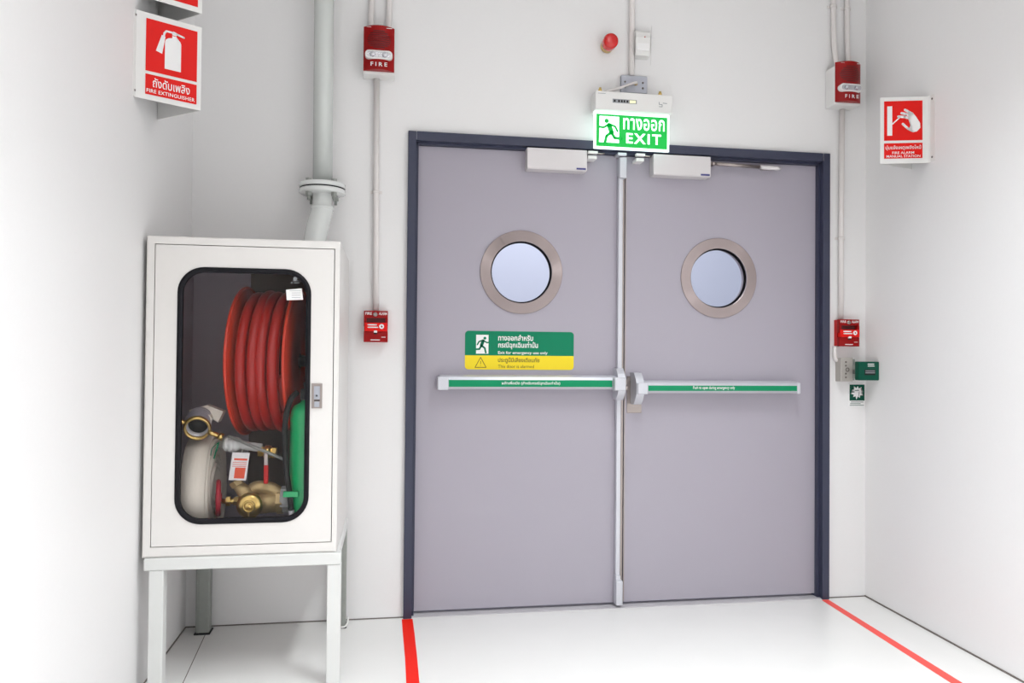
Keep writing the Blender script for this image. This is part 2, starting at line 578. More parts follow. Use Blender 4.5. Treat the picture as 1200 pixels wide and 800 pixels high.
# vertical rod of the left leaf with top cover and foot latch
obj('vertical_rod', bx(.969, .990, YD - .030, YD, .09, .962, bev=.004), ALU, d1)
obj('vertical_rod', bx(.972, .993, YD - .030, YD, 1.10, 2.0, bev=.004), ALU, d1)
obj('top_latch', bx(.972, 1.006, YD - .045, YD, 1.985, 2.082, bev=.004), ALU, d1)
obj('top_strike', bx(.958, 1.000, -.030, YD, 2.085, 2.098, bev=.002), ALU, d1)
b = nb(); box(b, .967, .990, YD - .040, YD, .110, .150, bev=.004); box(b, .966, .999, YD - .050, YD, .014, .128, bev=.006)
obj('foot_latch', b, ALU, d1)


def closer(par, x0, x1, arm_x0, arm_x1, z0=2.006, z1=2.100, s=1):
    c = obj('door_closer', bx(x0, x1, -.030, YD, z0, z1, bev=.003), CLOSER, par, label='silver box door closer')
    obj('cover_strip', bx(x0 + .002, x1 - .002, -.028, YD, z0 - .003, z0, bev=.001, seg=1), CLOSER, c)
    obj('logo_mark', bx(x1 - .050, x1 - .006, -.0312, -.0295, z0 + .003, z0 + .011), NAVY, c)
    obj('arm_block', bx(arm_x0, arm_x1, -.034, -.012, 2.086, 2.098, bev=.002), WHITE, c)
    obj('arm_block', bx(arm_x0, arm_x1 - .004, -.030, YD, 2.062, 2.077, bev=.002), WHITE, c)
    b = nb()
    tube(b, [(arm_x1 - .01, -.020, 2.091), (arm_x1 + .02, -.020, 2.089), (arm_x1 + .035, -.016, 2.093)], .004, 10)
    obj('arm_pin', b, STEEL, c)
    return c


closer(d1, .533, .812, .816, .862)
closer(d2, 1.130, 1.411, 1.045, 1.088)
# slim holding arm along the top of the right leaf
h_ = obj('hold_open_rod', tube(nb(), [(1.447, -.008, 2.074), (1.667, -.008, 2.069)], .0085, 12), STEEL, d2)
obj('rod_end', tube(nb(), [(1.425, -.008, 2.074), (1.445, -.008, 2.074)], .0095, 12), STEEL, h_)
obj('rod_sleeve', tube(nb(), [(1.670, -.008, 2.069), (1.755, -.008, 2.067), (1.775, -.008, 2.0665)], [.0105, .0105, .007], 12), CLOSER, h_)
obj('rod_bracket', bx(1.690, 1.74, -.010, YD, 2.064, 2.074), STEEL, h_)
b = nb(); box(b, 1.42, 1.44, -.01, YD, 2.068, 2.080); obj('rod_bracket', b, STEEL, h_)


# ---- pictograms
def runner(bm, fr, x, z, s, mirror=1, d=0.0012):
    """running figure drawn in a unit square, s = height"""
    def T(pts): return [(x + mirror * a * s, z + c * s) for a, c in pts]
    w_ = .105 * s
    disc2(bm, T([(.14, .86)])[0], .085 * s, fr, d)
    stroke(bm, T([(.04, .70), (-.06, .42)]), w_ * 1.75, fr, d)           # trunk
    stroke(bm, T([(.06, .72), (.26, .60), (.42, .62)]), w_ * .75, fr, d)  # front arm
    stroke(bm, T([(.02, .74), (-.20, .66), (-.30, .48)]), w_ * .75, fr, d)  # rear arm
    stroke(bm, T([(-.04, .42), (.14, .28), (.20, .02)]), w_, fr, d)      # front leg
    stroke(bm, T([(-.06, .42), (-.18, .22), (-.48, .20)]), w_, fr, d)    # rear leg


# green and yellow notice on the left leaf
X0, X1, Z0, Z1 = .265, .770, 1.093, 1.268
ZS = 1.157
fr = F((0, YD, 0))
no = obj('door_notice', prism(nb(), [p for p in rrect(X1 - X0, Z1 - Z0, .016, 6, (X0 + X1) / 2, (Z0 + Z1) / 2)], fr, 0, .0012), SGREEN, d1, label='green and yellow emergency exit notice')
pts = [p for p in rrect(X1 - X0, Z1 - Z0, .016, 6, (X0 + X1) / 2, (Z0 + Z1) / 2) if p[1] < ZS] 
pts = [(X0, ZS)] + pts + [(X1, ZS)]
b = nb(); poly2(b, pts, fr, .0016); obj('yellow_band', b, SYELLOW, no)
W_, H_ = X1 - X0, Z1 - Z0
def nx(u_): return X0 + u_ * W_
def nz(v_): return Z1 - v_ * H_
b = nb(); poly2(b, [(nx(.10), nz(.59)), (nx(.212), nz(.59)), (nx(.212), nz(.10)), (nx(.10), nz(.10))], fr, .0016)
obj('white_doorway', b, PRINTW, no)
b = nb(); runner(b, fr, nx(.157), nz(.57), .078, 1, .0022)
obj('running_figure', b, SGREEN, no)
obj('lettering', text_bm(nb(), 'ทางออกสำหรับ', nx(.30), nx(.62), nz(.245), nz(.09), fr, .0020, .02), PRINTW, no)
obj('lettering', text_bm(nb(), 'กรณีฉุกเฉินเท่านั้น', nx(.30), nx(.665), nz(.47), nz(.27), fr, .0020, .02), PRINTW, no)
obj('lettering', text_bm(nb(), 'Exit for emergency use only', nx(.30), nx(.755), nz(.615), nz(.52), fr, .0020, .012), PRINTW, no)
obj('warning_lettering', text_bm(nb(), 'ประตูนี้มีเสียงเตือนภัย', nx(.30), nx(.68), nz(.84), nz(.68), fr, .0022, .015), INK, no)
obj('warning_lettering', text_bm(nb(), 'This door is alarmed', nx(.30), nx(.63), nz(.955), nz(.875), fr, .0022, .0), INK, no)
b = nb(); tri = [(nx(.092), nz(.945)), (nx(.192), nz(.945)), (nx(.142), nz(.685)), (nx(.092), nz(.945))]
stroke(b, tri, .0028, fr, .0022)
stroke(b, [(nx(.142), nz(.78)), (nx(.142), nz(.86))], .0022, fr, .0022); disc2(b, (nx(.142), nz(.90)), .0014, fr, .0022)
obj('warning_triangle', b, INK, no)

# ================================================================== floor tape
def strip(pts, m, label):
    b = nb()
    prism(b, pts, F((0, 0, 0), (1, 0, 0), (0, 1, 0)), 0, .0008)
    obj('floor_tape', b, m, None, (pts[0][0], pts[0][1], 0), label, 'floor tape', None)


strip([(-.006, -.025), (-.004, -.2), (.0, -.45), (.0, -.70), (-.002, -1.6), (.045, -1.6), (.046, -.70), (.046, -.45), (.044, -.2), (.041, -.025)][::-1], REDTAPE,
      'short bright red floor tape left of the doors, running from the frame foot')
strip([(2.019, -.025), (1.971, -.947), (1.935, -1.7), (1.893, -1.7), (1.929, -.947), (1.984, -.025)][::-1], REDTAPE2,
      'long paler red floor tape right of the doors, beside the right wall')

# ================================================================== exit sign
ex = thing('exit_sign', 'lit green and white exit sign hanging above the doors', 'exit sign', (1.0, -.02, 2.09))
EY = -.09
obj('housing', bx(.826, 1.189, -.115, -.035, 2.264, 2.348, bev=.004), WHITE, ex)
for xx in (.85, 1.14):
    obj('wall_bracket', bx(xx, xx + .025, -.035, 0, 2.29, 2.33), GREYP, ex)
pl = obj('lit_panel', bx(.828, 1.183, -.088, -.074, 2.096, 2.264, bev=.002), LITW, ex)
fr = F((0, -.088, 0))
b = nb(); poly2(b, [(.838, 2.106), (1.173, 2.106), (1.173, 2.252), (.838, 2.252)], fr, .0006)
obj('green_field', b, LITG, pl)
b = nb(); poly2(b, [(.851, 2.124), (.944, 2.124), (.944, 2.158), (.936, 2.170), (.944, 2.178), (.944, 2.243), (.853, 2.243)], fr, .0012)
obj('white_doorway', b, LITW, pl)
b = nb(); runner(b, fr, .902, 2.120, .118, -1, .0018)
obj('running_figure', b, LITG, pl)
obj('lettering', text_bm(nb(), 'ทางออก', .964, 1.160, 2.187, 2.240, fr, .0014, .016, 1.08), LITW, pl)
obj('lettering', text_bm(nb(), 'EXIT', .978, 1.144, 2.125, 2.172, fr, .0014, .022, 1.22), LITW, pl)
fr = F((0, -.115, 0))
b = nb(); poly2(b, [(.905, 2.297), (1.018, 2.297), (1.018, 2.315), (.905, 2.315)], fr, .0005)
di = obj('status_strip', b, INKG, ex)
b = nb()
for xx in (.915, .935, .948, .960, .974):
    poly2(b, [(xx - .004, 2.301), (xx + .004, 2.301), (xx + .004, 2.311), (xx - .004, 2.311)], fr, .0010)
obj('status_marks', b, BLACK, di)
b = nb(); poly2(b, [(.985, 2.300), (1.013, 2.300), (1.013, 2.312), (.985, 2.312)], fr, .0010); obj('status_light', b, LEDM, di)
b = nb()
stroke(b, [(1.124, 2.292), (1.138, 2.292), (1.138, 2.302), (1.124, 2.302), (1.124, 2.312)], .003, fr, .0008)
stroke(b, [(1.142, 2.309), (1.160, 2.308)], .003, fr, .0008)
stroke(b, [(.838, 2.336), (.872, 2.336)], .002, fr, .0008)
obj('maker_mark', b, INKG, ex, kind='stuff')
for xx in (.852, 1.134):
    b = nb(); lathe(b, [(0, 0), (.0085, 0), (.0085, .010), (.006, .012), (.006, .019), (0, .019)], (xx, -.098, 2.348), (0, 0, 1), 12)
    obj('brass_bolt', b, BRASS, ex)
obj('supply_cable', tube(nb(), curve_pts([(1.043, -.036, 2.424), (1.02, -.048, 2.415), (.95, -.075, 2.380), (.885, -.085, 2.357), (.865, -.08, 2.352)], 6), .006, 10), PVCC, ex)
# steel junction plate on the wall
jp = thing('junction_plate', 'square steel cover plate on the wall above the exit sign', 'junction box', (1.04, 0, 2.385))
obj('plate', bx(.974, 1.100, -.022, 0, 2.382, 2.462, bev=.003), PLATEM, jp)
for xx, zz in ((.992, 2.43), (1.078, 2.43), (.992, 2.405), (1.078, 2.405)):
    obj('screw', lathe(nb(), [(0, 0), (.005, 0), (.004, .003), (0, .003)], (xx, -.022, zz), (0, -1, 0), 12), SEAL, jp)
b = nb(); lathe(b, [(0, .001), (.009, .001), (.009, .004), (.006, .006), (0, .006)], (1.043, -.022, 2.424), (0, -1, 0), 16)
obj('cable_grommet', b, BRASSC, jp)


# ================================================================== conduits
def conduit(pts, r, label, clamps=(), base=None, m=PVCC):
    t = thing('conduit', label, 'conduit', base or pts[-1])
    obj('pipe', tube(nb(), pts, r, 16), m, t)
    for c in clamps:
        b = nb(); lathe(b, [(r, 0), (r + .0025, 0), (r + .0025, .012), (r, .012)], (c[0], c[1], c[2] - .006), (0, 0, 1), 16, close=True)
        box(b, c[0] - r - .014, c[0] + r + .014, -.004, 0, c[2] - .006, c[2] + .006)
        obj('clamp', b, PVCC, t)
    return t


conduit(curve_pts([(-.166, -.014, 3.3), (-.166, -.014, 2.75), (-.168, -.018, 2.64), (-.163, -.038, 2.566)]), .0125, 'left one of two white conduits entering the left alarm horn from above')
conduit(curve_pts([(-.090, -.014, 3.3), (-.090, -.014, 2.75), (-.090, -.018, 2.64), (-.095, -.038, 2.566)]), .0125, 'right one of two white conduits entering the left alarm horn from above')
conduit([(-.141, -.016, 2.372), (-.138, -.014, 1.9), (-.133, -.014, 1.35)], .0125, 'white conduit running from left alarm horn down to left call point', [(-.138, -.014, 1.872)])
conduit([(1.026, -.014, 3.3), (1.026, -.014, 2.463)], .0125, 'white conduit dropping from the ceiling to the exit sign plate')
conduit(curve_pts([(2.046, -.014, 3.3), (2.046, -.014, 2.80), (2.048, -.020, 2.66), (2.052, -.040, 2.556)]), .0125, 'left one of two white conduits above the right alarm horn', [(2.046, -.014, 2.872)])
conduit(curve_pts([(2.118, -.014, 3.3), (2.118, -.014, 2.80), (2.117, -.020, 2.66), (2.114, -.040, 2.556)]), .0125, 'right one of two white conduits above the right alarm horn', [(2.118, -.014, 2.868)])
conduit([(2.091, -.018, 2.366), (2.089, -.014, 1.9), (2.088, -.014, 1.350)], .0125, 'long white conduit running from right alarm horn down to right call point', [(2.089, -.014, 1.74)])
conduit(curve_pts([(2.058, -.012, 1.215), (2.057, -.012, 1.17), (2.066, -.012, 1.150), (2.088, -.012, 1.148)], 5), .010, 'short white conduit bend between right call point and steel box')


# ================================================================== alarm horns
def horn(xc, label, dx=0.0):
    t = thing('alarm_horn', label, 'fire alarm', (xc, 0, 2.37))
    x0, x1 = xc - .066, xc + .066
    obj('back_box', bx(x0 - .002, x1 + .002, -.078, 0, 2.370, 2.556, bev=.004), WHITE, t)
    # red face, convex in plan
    n = 14
    def yy(a): return -.082 - .028 * (1 - a * a)
    pts = [(x0, -.078)] + [(xc + .064 * (-1 + 2 * k / n), yy(-1 + 2 * k / n)) for k in range(n + 1)] + [(x1, -.078)]
    fr = F((0, 0, 2.380), (1, 0, 0), (0, 1, 0))
    b = nb(); prism(b, pts, fr, 0, .190)
    face = obj('red_face', b, RED, t)
    # sounder grille: thin dark horizontal slots
    b = nb()
    for k in range(9):
        z = 2.472 + .0088 * k
        hw = .050 * math.sqrt(max(.15, 1 - ((k - 4) / 4.6) ** 2))
        n2 = 8
        arc = [(xc - hw + 2 * hw * q / n2, yy((-hw + 2 * hw * q / n2) / .064)) for q in range(n2 + 1)]
        prism(b, [(a_, y_ - .0016) for a_, y_ in arc] + [(a_, y_ + .001) for a_, y_ in arc[::-1]], F((0, 0, z), (1, 0, 0), (0, 1, 0)), 0, .0042)
    obj('sounder_grille', b, REDD, face)
    # strobe lens: capsule
    b = nb()
    f2 = F((xc, yy(.9), 2.442))
    ring_prism(b, rrect(.116, .037, .0175, 6), rrect(.100, .022, .0105, 6), f2, 0, .024)
    obj('strobe_rim', b, WHITE, face)
    b = nb()
    for k, cx in enumerate((-.026, .026)):
        lathe(b, [(0, .0), (.0105, .0), (.013, .010), (.010, .020), (0, .024)], (xc + cx, -.100, 2.442), (0, -1, 0), 12, smooth=False)
    prism(b, rrect(.100, .022, .0105, 6), f2, .004, .026)
    obj('strobe_lens', b, LENS, face)
    fr3 = F((0, yy(0) - .0008, 0))
    obj('lettering', text_bm(nb(), 'F I R E', xc - .034, xc + .036, 2.392, 2.409, fr3, .0012, .02), PRINTW, face)
    b = nb(); stroke(b, [(xc + .032, 2.560), (xc + .054, 2.560)], .0028, F((0, yy(.45), 0)), .0012)
    stroke(b, [(xc - .052, 2.561), (xc - .034, 2.561)], .0016, F((0, yy(.45), 0)), .0012)
    obj('maker_mark', b, PRINTW, face, kind='stuff')
    return t


horn(-.131, 'red alarm horn with strobe on white box, left of the doors')
horn(2.080, 'red alarm horn with strobe on white box, right of the doors')


# ================================================================== call points
def call_point(x0, x1, z0, z1, label):
    t = thing('call_point', label, 'fire alarm', ((x0 + x1) / 2, 0, z0))
    w_, h_ = x1 - x0, z1 - z0
    obj('back_box', bx(x0 + .002, x1 - .002, -.030, 0, z0 + .002, z1 - .002, bev=.002), REDB, t)
    b = nb()
    # face: upper block, recessed slot, lower lever plate
    box(b, x0, x1, -.048, -.030, z0 + .77 * h_, z1, bev=.0015)
    box(b, x0, x0 + .012, -.048, -.030, z0 + .5 * h_, z0 + .77 * h_)
    box(b, x1 - .012, x1, -.048, -.030, z0 + .5 * h_, z0 + .77 * h_)
    box(b, x0, x1, -.0485, -.030, z0, z0 + .34 * h_, bev=.0015)
    box(b, x0 + .0005, x1 - .0005, -.0305, -.0295, z0 + .3 * h_, z0 + .8 * h_)
    face = obj('face_plate', b, RED, t)
    obj('slot', bx(x0 + .012, x1 - .012, -.034, -.030, z0 + .60 * h_, z0 + .77 * h_), REDD, t)
    obj('pull_lever', bx(x0 + .003, x1 - .003, -.056, -.030, z0 + .34 * h_, z0 + .62 * h_, bev=.003), REDSIGN, t)
    fr = F((x0, -.048, z0))
    b = nb()
    text_bm(b, 'FIRE', .06 * w_, .33 * w_, .87 * h_, .955 * h_, fr, .0008, .015)
    obj('lettering', b, PRINTW, face)
    b = nb()
    text_bm(b, 'ALARM', .62 * w_, .95 * w_, .87 * h_, .955 * h_, fr, .0008, .015)
    obj('lettering', b, PRINTW, face)
    b = nb()
    f4 = F((x0, -.056, z0))
    stroke(b, [(.18 * w_, .55 * h_), (.52 * w_, .55 * h_)], .006, f4, .0008)
    stroke(b, [(.18 * w_, .47 * h_), (.58 * w_, .47 * h_)], .005, f4, .0008)
    stroke(b, [(.30 * w_, .07 * h_), (.66 * w_, .07 * h_)], .004, F((x0, -.0485, z0)), .0008)
    stroke(b, [(.74 * w_, .16 * h_), (.90 * w_, .16 * h_)], .0025, F((x0, -.0485, z0)), .0008)
    disc2(b, (.74 * w_, .50 * h_), .0105, f4)
    obj('small_print', b, PRINTW, face, kind='stuff')
    b = nb(); disc2(b, (.745 * w_, .495 * h_), .0035, f4, .0012); stroke(b, [(.745 * w_, .5 * h_), (.72 * w_, .54 * h_)], .002, f4, .0012)
    obj('hand_mark', b, RED, face)
    b = nb(); lathe(b, [(0, 0), (.0095, 0), (.0095, .004), (.003, .005), (0, .002)], (x0 + .47 * w_, -.048, z0 + .885 * h_), (0, -1, 0), 20)
    obj('key_lock', b, STEEL, t)
    b = nb(); box(b, x0 + .42 * w_, x0 + .56 * w_, -.058, -.048, z0 + .30 * h_, z0 + .37 * h_, bev=.002)
    obj('lever_knob', b, PRINTW, t)
    obj('knob_slot', bx(x0 + .43 * w_, x0 + .55 * w_, -.0515, -.049, z0 + .25 * h_, z0 + .30 * h_), BLACK, t)
    return t


call_point(-.183, -.080, 1.211, 1.347, 'small red fire alarm call point on the wall left of the doors')
call_point(2.058, 2.164, 1.215, 1.345, 'small red fire alarm call point above the steel box')

# steel box with side bracket, green emergency box, safety label
sb = thing('steel_box', 'small grey steel junction box right of the doors, below call point', 'junction box', (2.095, 0, 1.045))
obj('box_body', bx(2.068, 2.132, -.045, 0, 1.046, 1.160, bev=.002), BOXM, sb)
for zz in (1.066, 1.084, 1.122, 1.140):
    obj('knockout', lathe(nb(), [(0, 0), (.0045, 0), (.004, .002), (0, .002)], (2.095, -.045, zz), (0, -1, 0), 10), SEAL, sb)
b = nb(); lathe(b, [(.007, 0), (.010, 0), (.010, .002), (.007, .002)], (2.103, -.045, 1.103), (0, -1, 0), 14, close=True)
obj('knockout', b, SEAL, sb)
obj('side_bracket', bx(2.132, 2.142, -.045, -.030, 1.052, 1.154), GREYP, sb)
obj('bracket_arm', bx(2.128, 2.160, -.078, -.045, 1.062, 1.082, bev=.001, seg=1), GREYP, sb)
obj('bracket_arm', bx(2.128, 2.160, -.078, -.045, 1.105, 1.128, bev=.001, seg=1), GREYP, sb)
gb = thing('emergency_release', 'dark green emergency door release box on bracket by the right wall', 'door release', (2.165, -.09, 1.05))
obj('case', bx(2.119, 2.225, -.112, -.078, 1.054, 1.143, bev=.004), DGREEN, gb)
obj('glass_slot', bx(2.148, 2.204, -.1135, -.111, 1.079, 1.105, bev=.0005, seg=1), BLACK, gb)
obj('slot_bar', bx(2.152, 2.200, -.1150, -.1130, 1.088, 1.093), INKG, gb)
obj('slot_bar', bx(2.152, 2.200, -.1150, -.1130, 1.097, 1.101), INKG, gb)
b = nb(); fr = F((0, -.112, 0)); stroke(b, [(2.166, 1.131), (2.196, 1.131)], .005, fr, .0008); stroke(b, [(2.166, 1.122), (2.198, 1.122)], .004, fr, .0008)
obj('white_print', b, PRINTW, gb)
sl = thing('safety_label', 'small green and white safety label under the steel box', 'sign', (2.182, 0, .925))
obj('label_plate', bx(2.137, 2.226, -.0025, 0, .922, 1.034), PRINTW, sl)
fr = F((0, -.0025, 0))
b = nb(); poly2(b, [(2.142, .952), (2.222, .952), (2.222, 1.030), (2.142, 1.030)], fr, .0006)
gf = obj('green_field', b, DGREEN, sl)
b = nb(); st = []
for k in range(20):
    a = 2 * math.pi * k / 20 + .2
    rr = (.035, .021)[k % 2] * (1.0 if k % 4 else .88)
    st.append((2.182 + rr * math.cos(a), .992 + rr * math.sin(a)))
poly2(b, st, fr, .0012); obj('white_burst', b, PRINTW, gf)
b = nb(); stroke(b, [(2.170, 1.001), (2.190, 1.002)], .003, fr, .0018); stroke(b, [(2.156, .994), (2.166, .994)], .004, fr, .0018); stroke(b, [(2.192, .992), (2.190, .972)], .002, fr, .0018)
obj('hand_drawing', b, DGREEN, gf)
b = nb()
for i, (a, c) in enumerate(((2.150, 2.214), (2.146, 2.200), (2.144, 2.218))):
    stroke(b, [(a, .945 - .008 * i), (c, .945 - .008 * i)], .0025, fr, .0008)
obj('small_print', b, DGREEN, sl)

# ================================================================== beacon and motion sensor
bc = thing('beacon', 'round red warning beacon on the wall above the doors', 'warning light', (.903, 0, 2.59))
ax = (0, -1, 0)
b = nb(); lathe(b, [(0, 0), (.030, 0), (.030, .010), (.026, .013), (.026, .034), (0, .034)], (.909, 0, 2.595), ax, 28)
obj('metal_base', b, BRASSC, bc)
b = nb(); lathe(b, [(0, .028), (.030, .028), (.0335, .033), (.0345, .055), (.0345, .070), (.032, .078), (.020, .081), (0, .082)], (.909, 0, 2.595), ax, 32)
obj('red_lens', b, BEACON, bc)
ms = thing('motion_sensor', 'white motion sensor on the wall right of the red beacon', 'sensor', (1.072, 0, 2.54))
b = nb(); prism(b, [(0, 2.548), (-.040, 2.551), (-.043, 2.575), (-.047, 2.60), (-.050, 2.632), (-.046, 2.655), (-.034, 2.668), (0, 2.670)], F((1.031, 0, 0), (0, 1, 0), (0, 0, 1)), 0, .076)
es = [e for e in b.edges if abs(e.verts[0].co.x - e.verts[1].co.x) < 1e-4 and min(e.verts[0].co.y, e.verts[1].co.y) < -.01]
bmesh.ops.bevel(b, geom=es, offset=.004, segments=2, affect='EDGES')
obj('sensor_case', b, WHITE, ms)
obj('sensor_window', bx(1.041, 1.099, -.0475, -.040, 2.572, 2.618, bev=.003), PRINTW, ms)
b = nb(); lathe(b, [(0, 0), (.003, 0), (.002, .002), (0, .002)], (1.077, -.050, 2.634), ax, 10); obj('status_light', b, REDB, ms)


# ================================================================== V-shaped wall signs
def fold_sheet(pts, z0, z1, th=.003):
    """a sheet bent along vertical lines: pts in plan"""
    b = nb()
    P = [Vector((x, y, 0)) for x, y in pts]
    off = []
    for i, p in enumerate(P):
        a = (P[i] - P[i - 1]).normalized() if i else (P[1] - P[0]).normalized()
        c = (P[i + 1] - P[i]).normalized() if i < len(P) - 1 else a
        n = (Vector((-a.y, a.x, 0)) + Vector((-c.y, c.x, 0)))
        n = n.normalized() * th / max(.35, n.normalized().dot(Vector((-a.y, a.x, 0))))
        off.append(p + n)
    rows = [(p, q) for p, q in zip(P, off)]
    vs = []
    for p, q in rows:
        vs.append([b.verts.new((p.x, p.y, z0)), b.verts.new((p.x, p.y, z1)), b.verts.new((q.x, q.y, z1)), b.verts.new((q.x, q.y, z0))])
    for A, B in zip(vs[:-1], vs[1:]):
        for k in range(4):
            b.faces.new((A[k], A[(k + 1) % 4], B[(k + 1) % 4], B[k]))
    b.faces.new(vs[0]); b.faces.new(vs[-1][::-1])
    bmesh.ops.recalc_face_normals(b, faces=b.faces)
    return b


def ext_sign(z0, z1, label, upper=False):
    t = thing('wedge_sign', label, 'sign', (XL, -.63, z0))
    A, T, B = (XL + .004, -.748), (-.727, -.638), (XL + .004, -.500)
    obj('folded_sheet', fold_sheet([(XL + .001, -.762), A, T, B, (XL + .001, -.488)], z0, z1), WHITE, t)
    obj('shade_cap', prism(nb(), [(A[0], A[1] + .004), (T[0] - .004, T[1]), (B[0], B[1] - .004)], F((0, 0, z1 - .003), (1, 0, 0), (0, 1, 0)), 0, .0025), GREYP, t)  # unseen cap, added to keep overhead light out of the wedge
    ux = Vector((T[0] - A[0], T[1] - A[1], 0))
    L = ux.length
    fr = F((A[0], A[1], z0), ux)
    fr.o = fr.o + fr.n * .0004
    H = z1 - z0
    def U(u_, v_): return (u_ * L, (1 - v_) * H)
    b = nb(); poly2(b, [U(.14, .67), U(.93, .67), U(.93, .065), U(.14, .065)], fr); rf = obj('red_field', b, REDSIGN, t)
    b = nb(); poly2(b, [U(.14, .94), U(.93, .94), U(.93, .705), U(.14, .705)], fr); rc = obj('red_caption', b, REDSIGN, t)
    if not upper:
        b = nb()
        poly2(b, [U(.425, .60), U(.675, .60), U(.675, .275), U(.665, .25), U(.64, .232), U(.60, .222), U(.60, .196), U(.535, .196), U(.535, .222), U(.475, .235), U(.44, .255), U(.425, .285)], fr, .0012)
        poly2(b, [U(.535, .188), U(.60, .188), U(.62, .155), U(.555, .14), U(.53, .155)], fr, .0012)
        stroke(b, [U(.61, .165), U(.715, .182)], .0065, fr, .0012)
        stroke(b, [U(.545, .158), U(.445, .158), U(.415, .185), U(.405, .23)], .0065, fr, .0012)
        poly2(b, [U(.375, .215), U(.43, .228), U(.385, .435), U(.29, .415)], fr, .0012)
        obj('extinguisher_drawing', b, PRINTW, rf)
        obj('lettering', text_bm(nb(), 'ถังดับเพลิง', .25 * L, .82 * L, .155 * H, .265 * H, fr, .0012, .010), PRINTW, rc)
        obj('lettering', text_bm(nb(), 'FIRE EXTINGUISHER', .16 * L, .90 * L, .085 * H, .128 * H, fr, .0012, .014, 1.08), PRINTW, rc)
    for zz in (z0 + .02, z1 - .02):
        obj('screw', lathe(nb(), [(0, 0), (.004, 0), (.003, .002), (0, .003)], (XL + .004, -.755, zz), (1, 0, 0), 10), SEAL, t)
    return t


ext_sign(1.999, 2.288, 'red and white fire extinguisher wedge sign on the left wall')
ext_sign(2.337, 2.626, 'wedge sign cut by the top edge, above the fire extinguisher sign', True)

rs = thing('wedge_sign', 'red and white fire alarm manual station wedge sign on right wall', 'sign', (2.12, -.42, 2.0))
XW = XR - .017
A, T, B = (2.018, -.412), (2.196, -.462), (XW + .004, -.352)
obj('folded_sheet', fold_sheet([(XW + .007, -.335), (XW + .004, -.348), A, T, (2.205, -.466), (XW - .0025, -.475), (XW - .003, -.505)], 2.002, 2.290), WHITE, rs)
obj('shade_cap', prism(nb(), [(T[0], T[1] + .004), (A[0] + .006, A[1]), (B[0], B[1] - .004)], F((0, 0, 2.287), (1, 0, 0), (0, 1, 0)), 0, .0025), GREYP, rs)  # added here too, blocks light from above so the inside stays dark
ux = Vector((T[0] - A[0], T[1] - A[1], 0)); L = .196
fr = F((A[0], A[1], 2.002), ux); fr.o = fr.o + fr.n * .0006
H = .288
def U(u_, v_): return (u_ * L, (1 - v_) * H)
b = nb(); poly2(b, [U(.08, .655), U(.885, .655), U(.885, .06), U(.08, .06)], fr); rf = obj('red_field', b, REDSIGN, rs)
b = nb(); poly2(b, [U(.08, .925), U(.885, .925), U(.885, .695), U(.08, .695)], fr); rc = obj('red_caption', b, REDSIGN, rs)
b = nb()
poly2(b, [U(.145, .58), U(.25, .58), U(.25, .137), U(.145, .137)], fr, .0012)
stroke(b, [U(.255, .405), U(.40, .315)], .005, fr, .0012)
def HP(a, c): return U((a - 90) / 410 * 1.0, (c - 90) / 600)
poly2(b, [HP(*q) for q in ((330, 240), (365, 230), (400, 275), (432, 330), (434, 372), (405, 405), (370, 412), (335, 392), (350, 355), (352, 325), (330, 290))][::-1], fr, .0012)
for p0, p1, p2 in (((365, 245), (335, 228), (303, 208)), ((350, 262), (312, 246), (274, 237)), ((340, 285), (300, 272), (246, 267)), ((365, 398), (325, 375), (284, 335))):
    stroke(b, [HP(*p0), HP(*p1), HP(*p2)], .0105, fr, .0012)
obj('hand_drawing', b, PRINTW, rf)
obj('lettering', text_bm(nb(), 'ปุ่มแจ้งเหตุเพลิงไหม้', .11 * L, .855 * L, .195 * H, .275 * H, fr, .0012, .010), PRINTW, rc)
obj('lettering', text_bm(nb(), 'FIRE ALARM', .25 * L, .71 * L, .142 * H, .178 * H, fr, .0012, .010), PRINTW, rc)
obj('lettering', text_bm(nb(), 'MANUAL STATION', .13 * L, .84 * L, .090 * H, .126 * H, fr, .0012, .010), PRINTW, rc)
for zz in (2.022, 2.272):
    obj('screw', lathe(nb(), [(0, 0), (.0045, 0), (.003, .002), (0, .003)], (XW - .003, -.488, zz), (-1, 0, 0), 12), SEAL, rs)

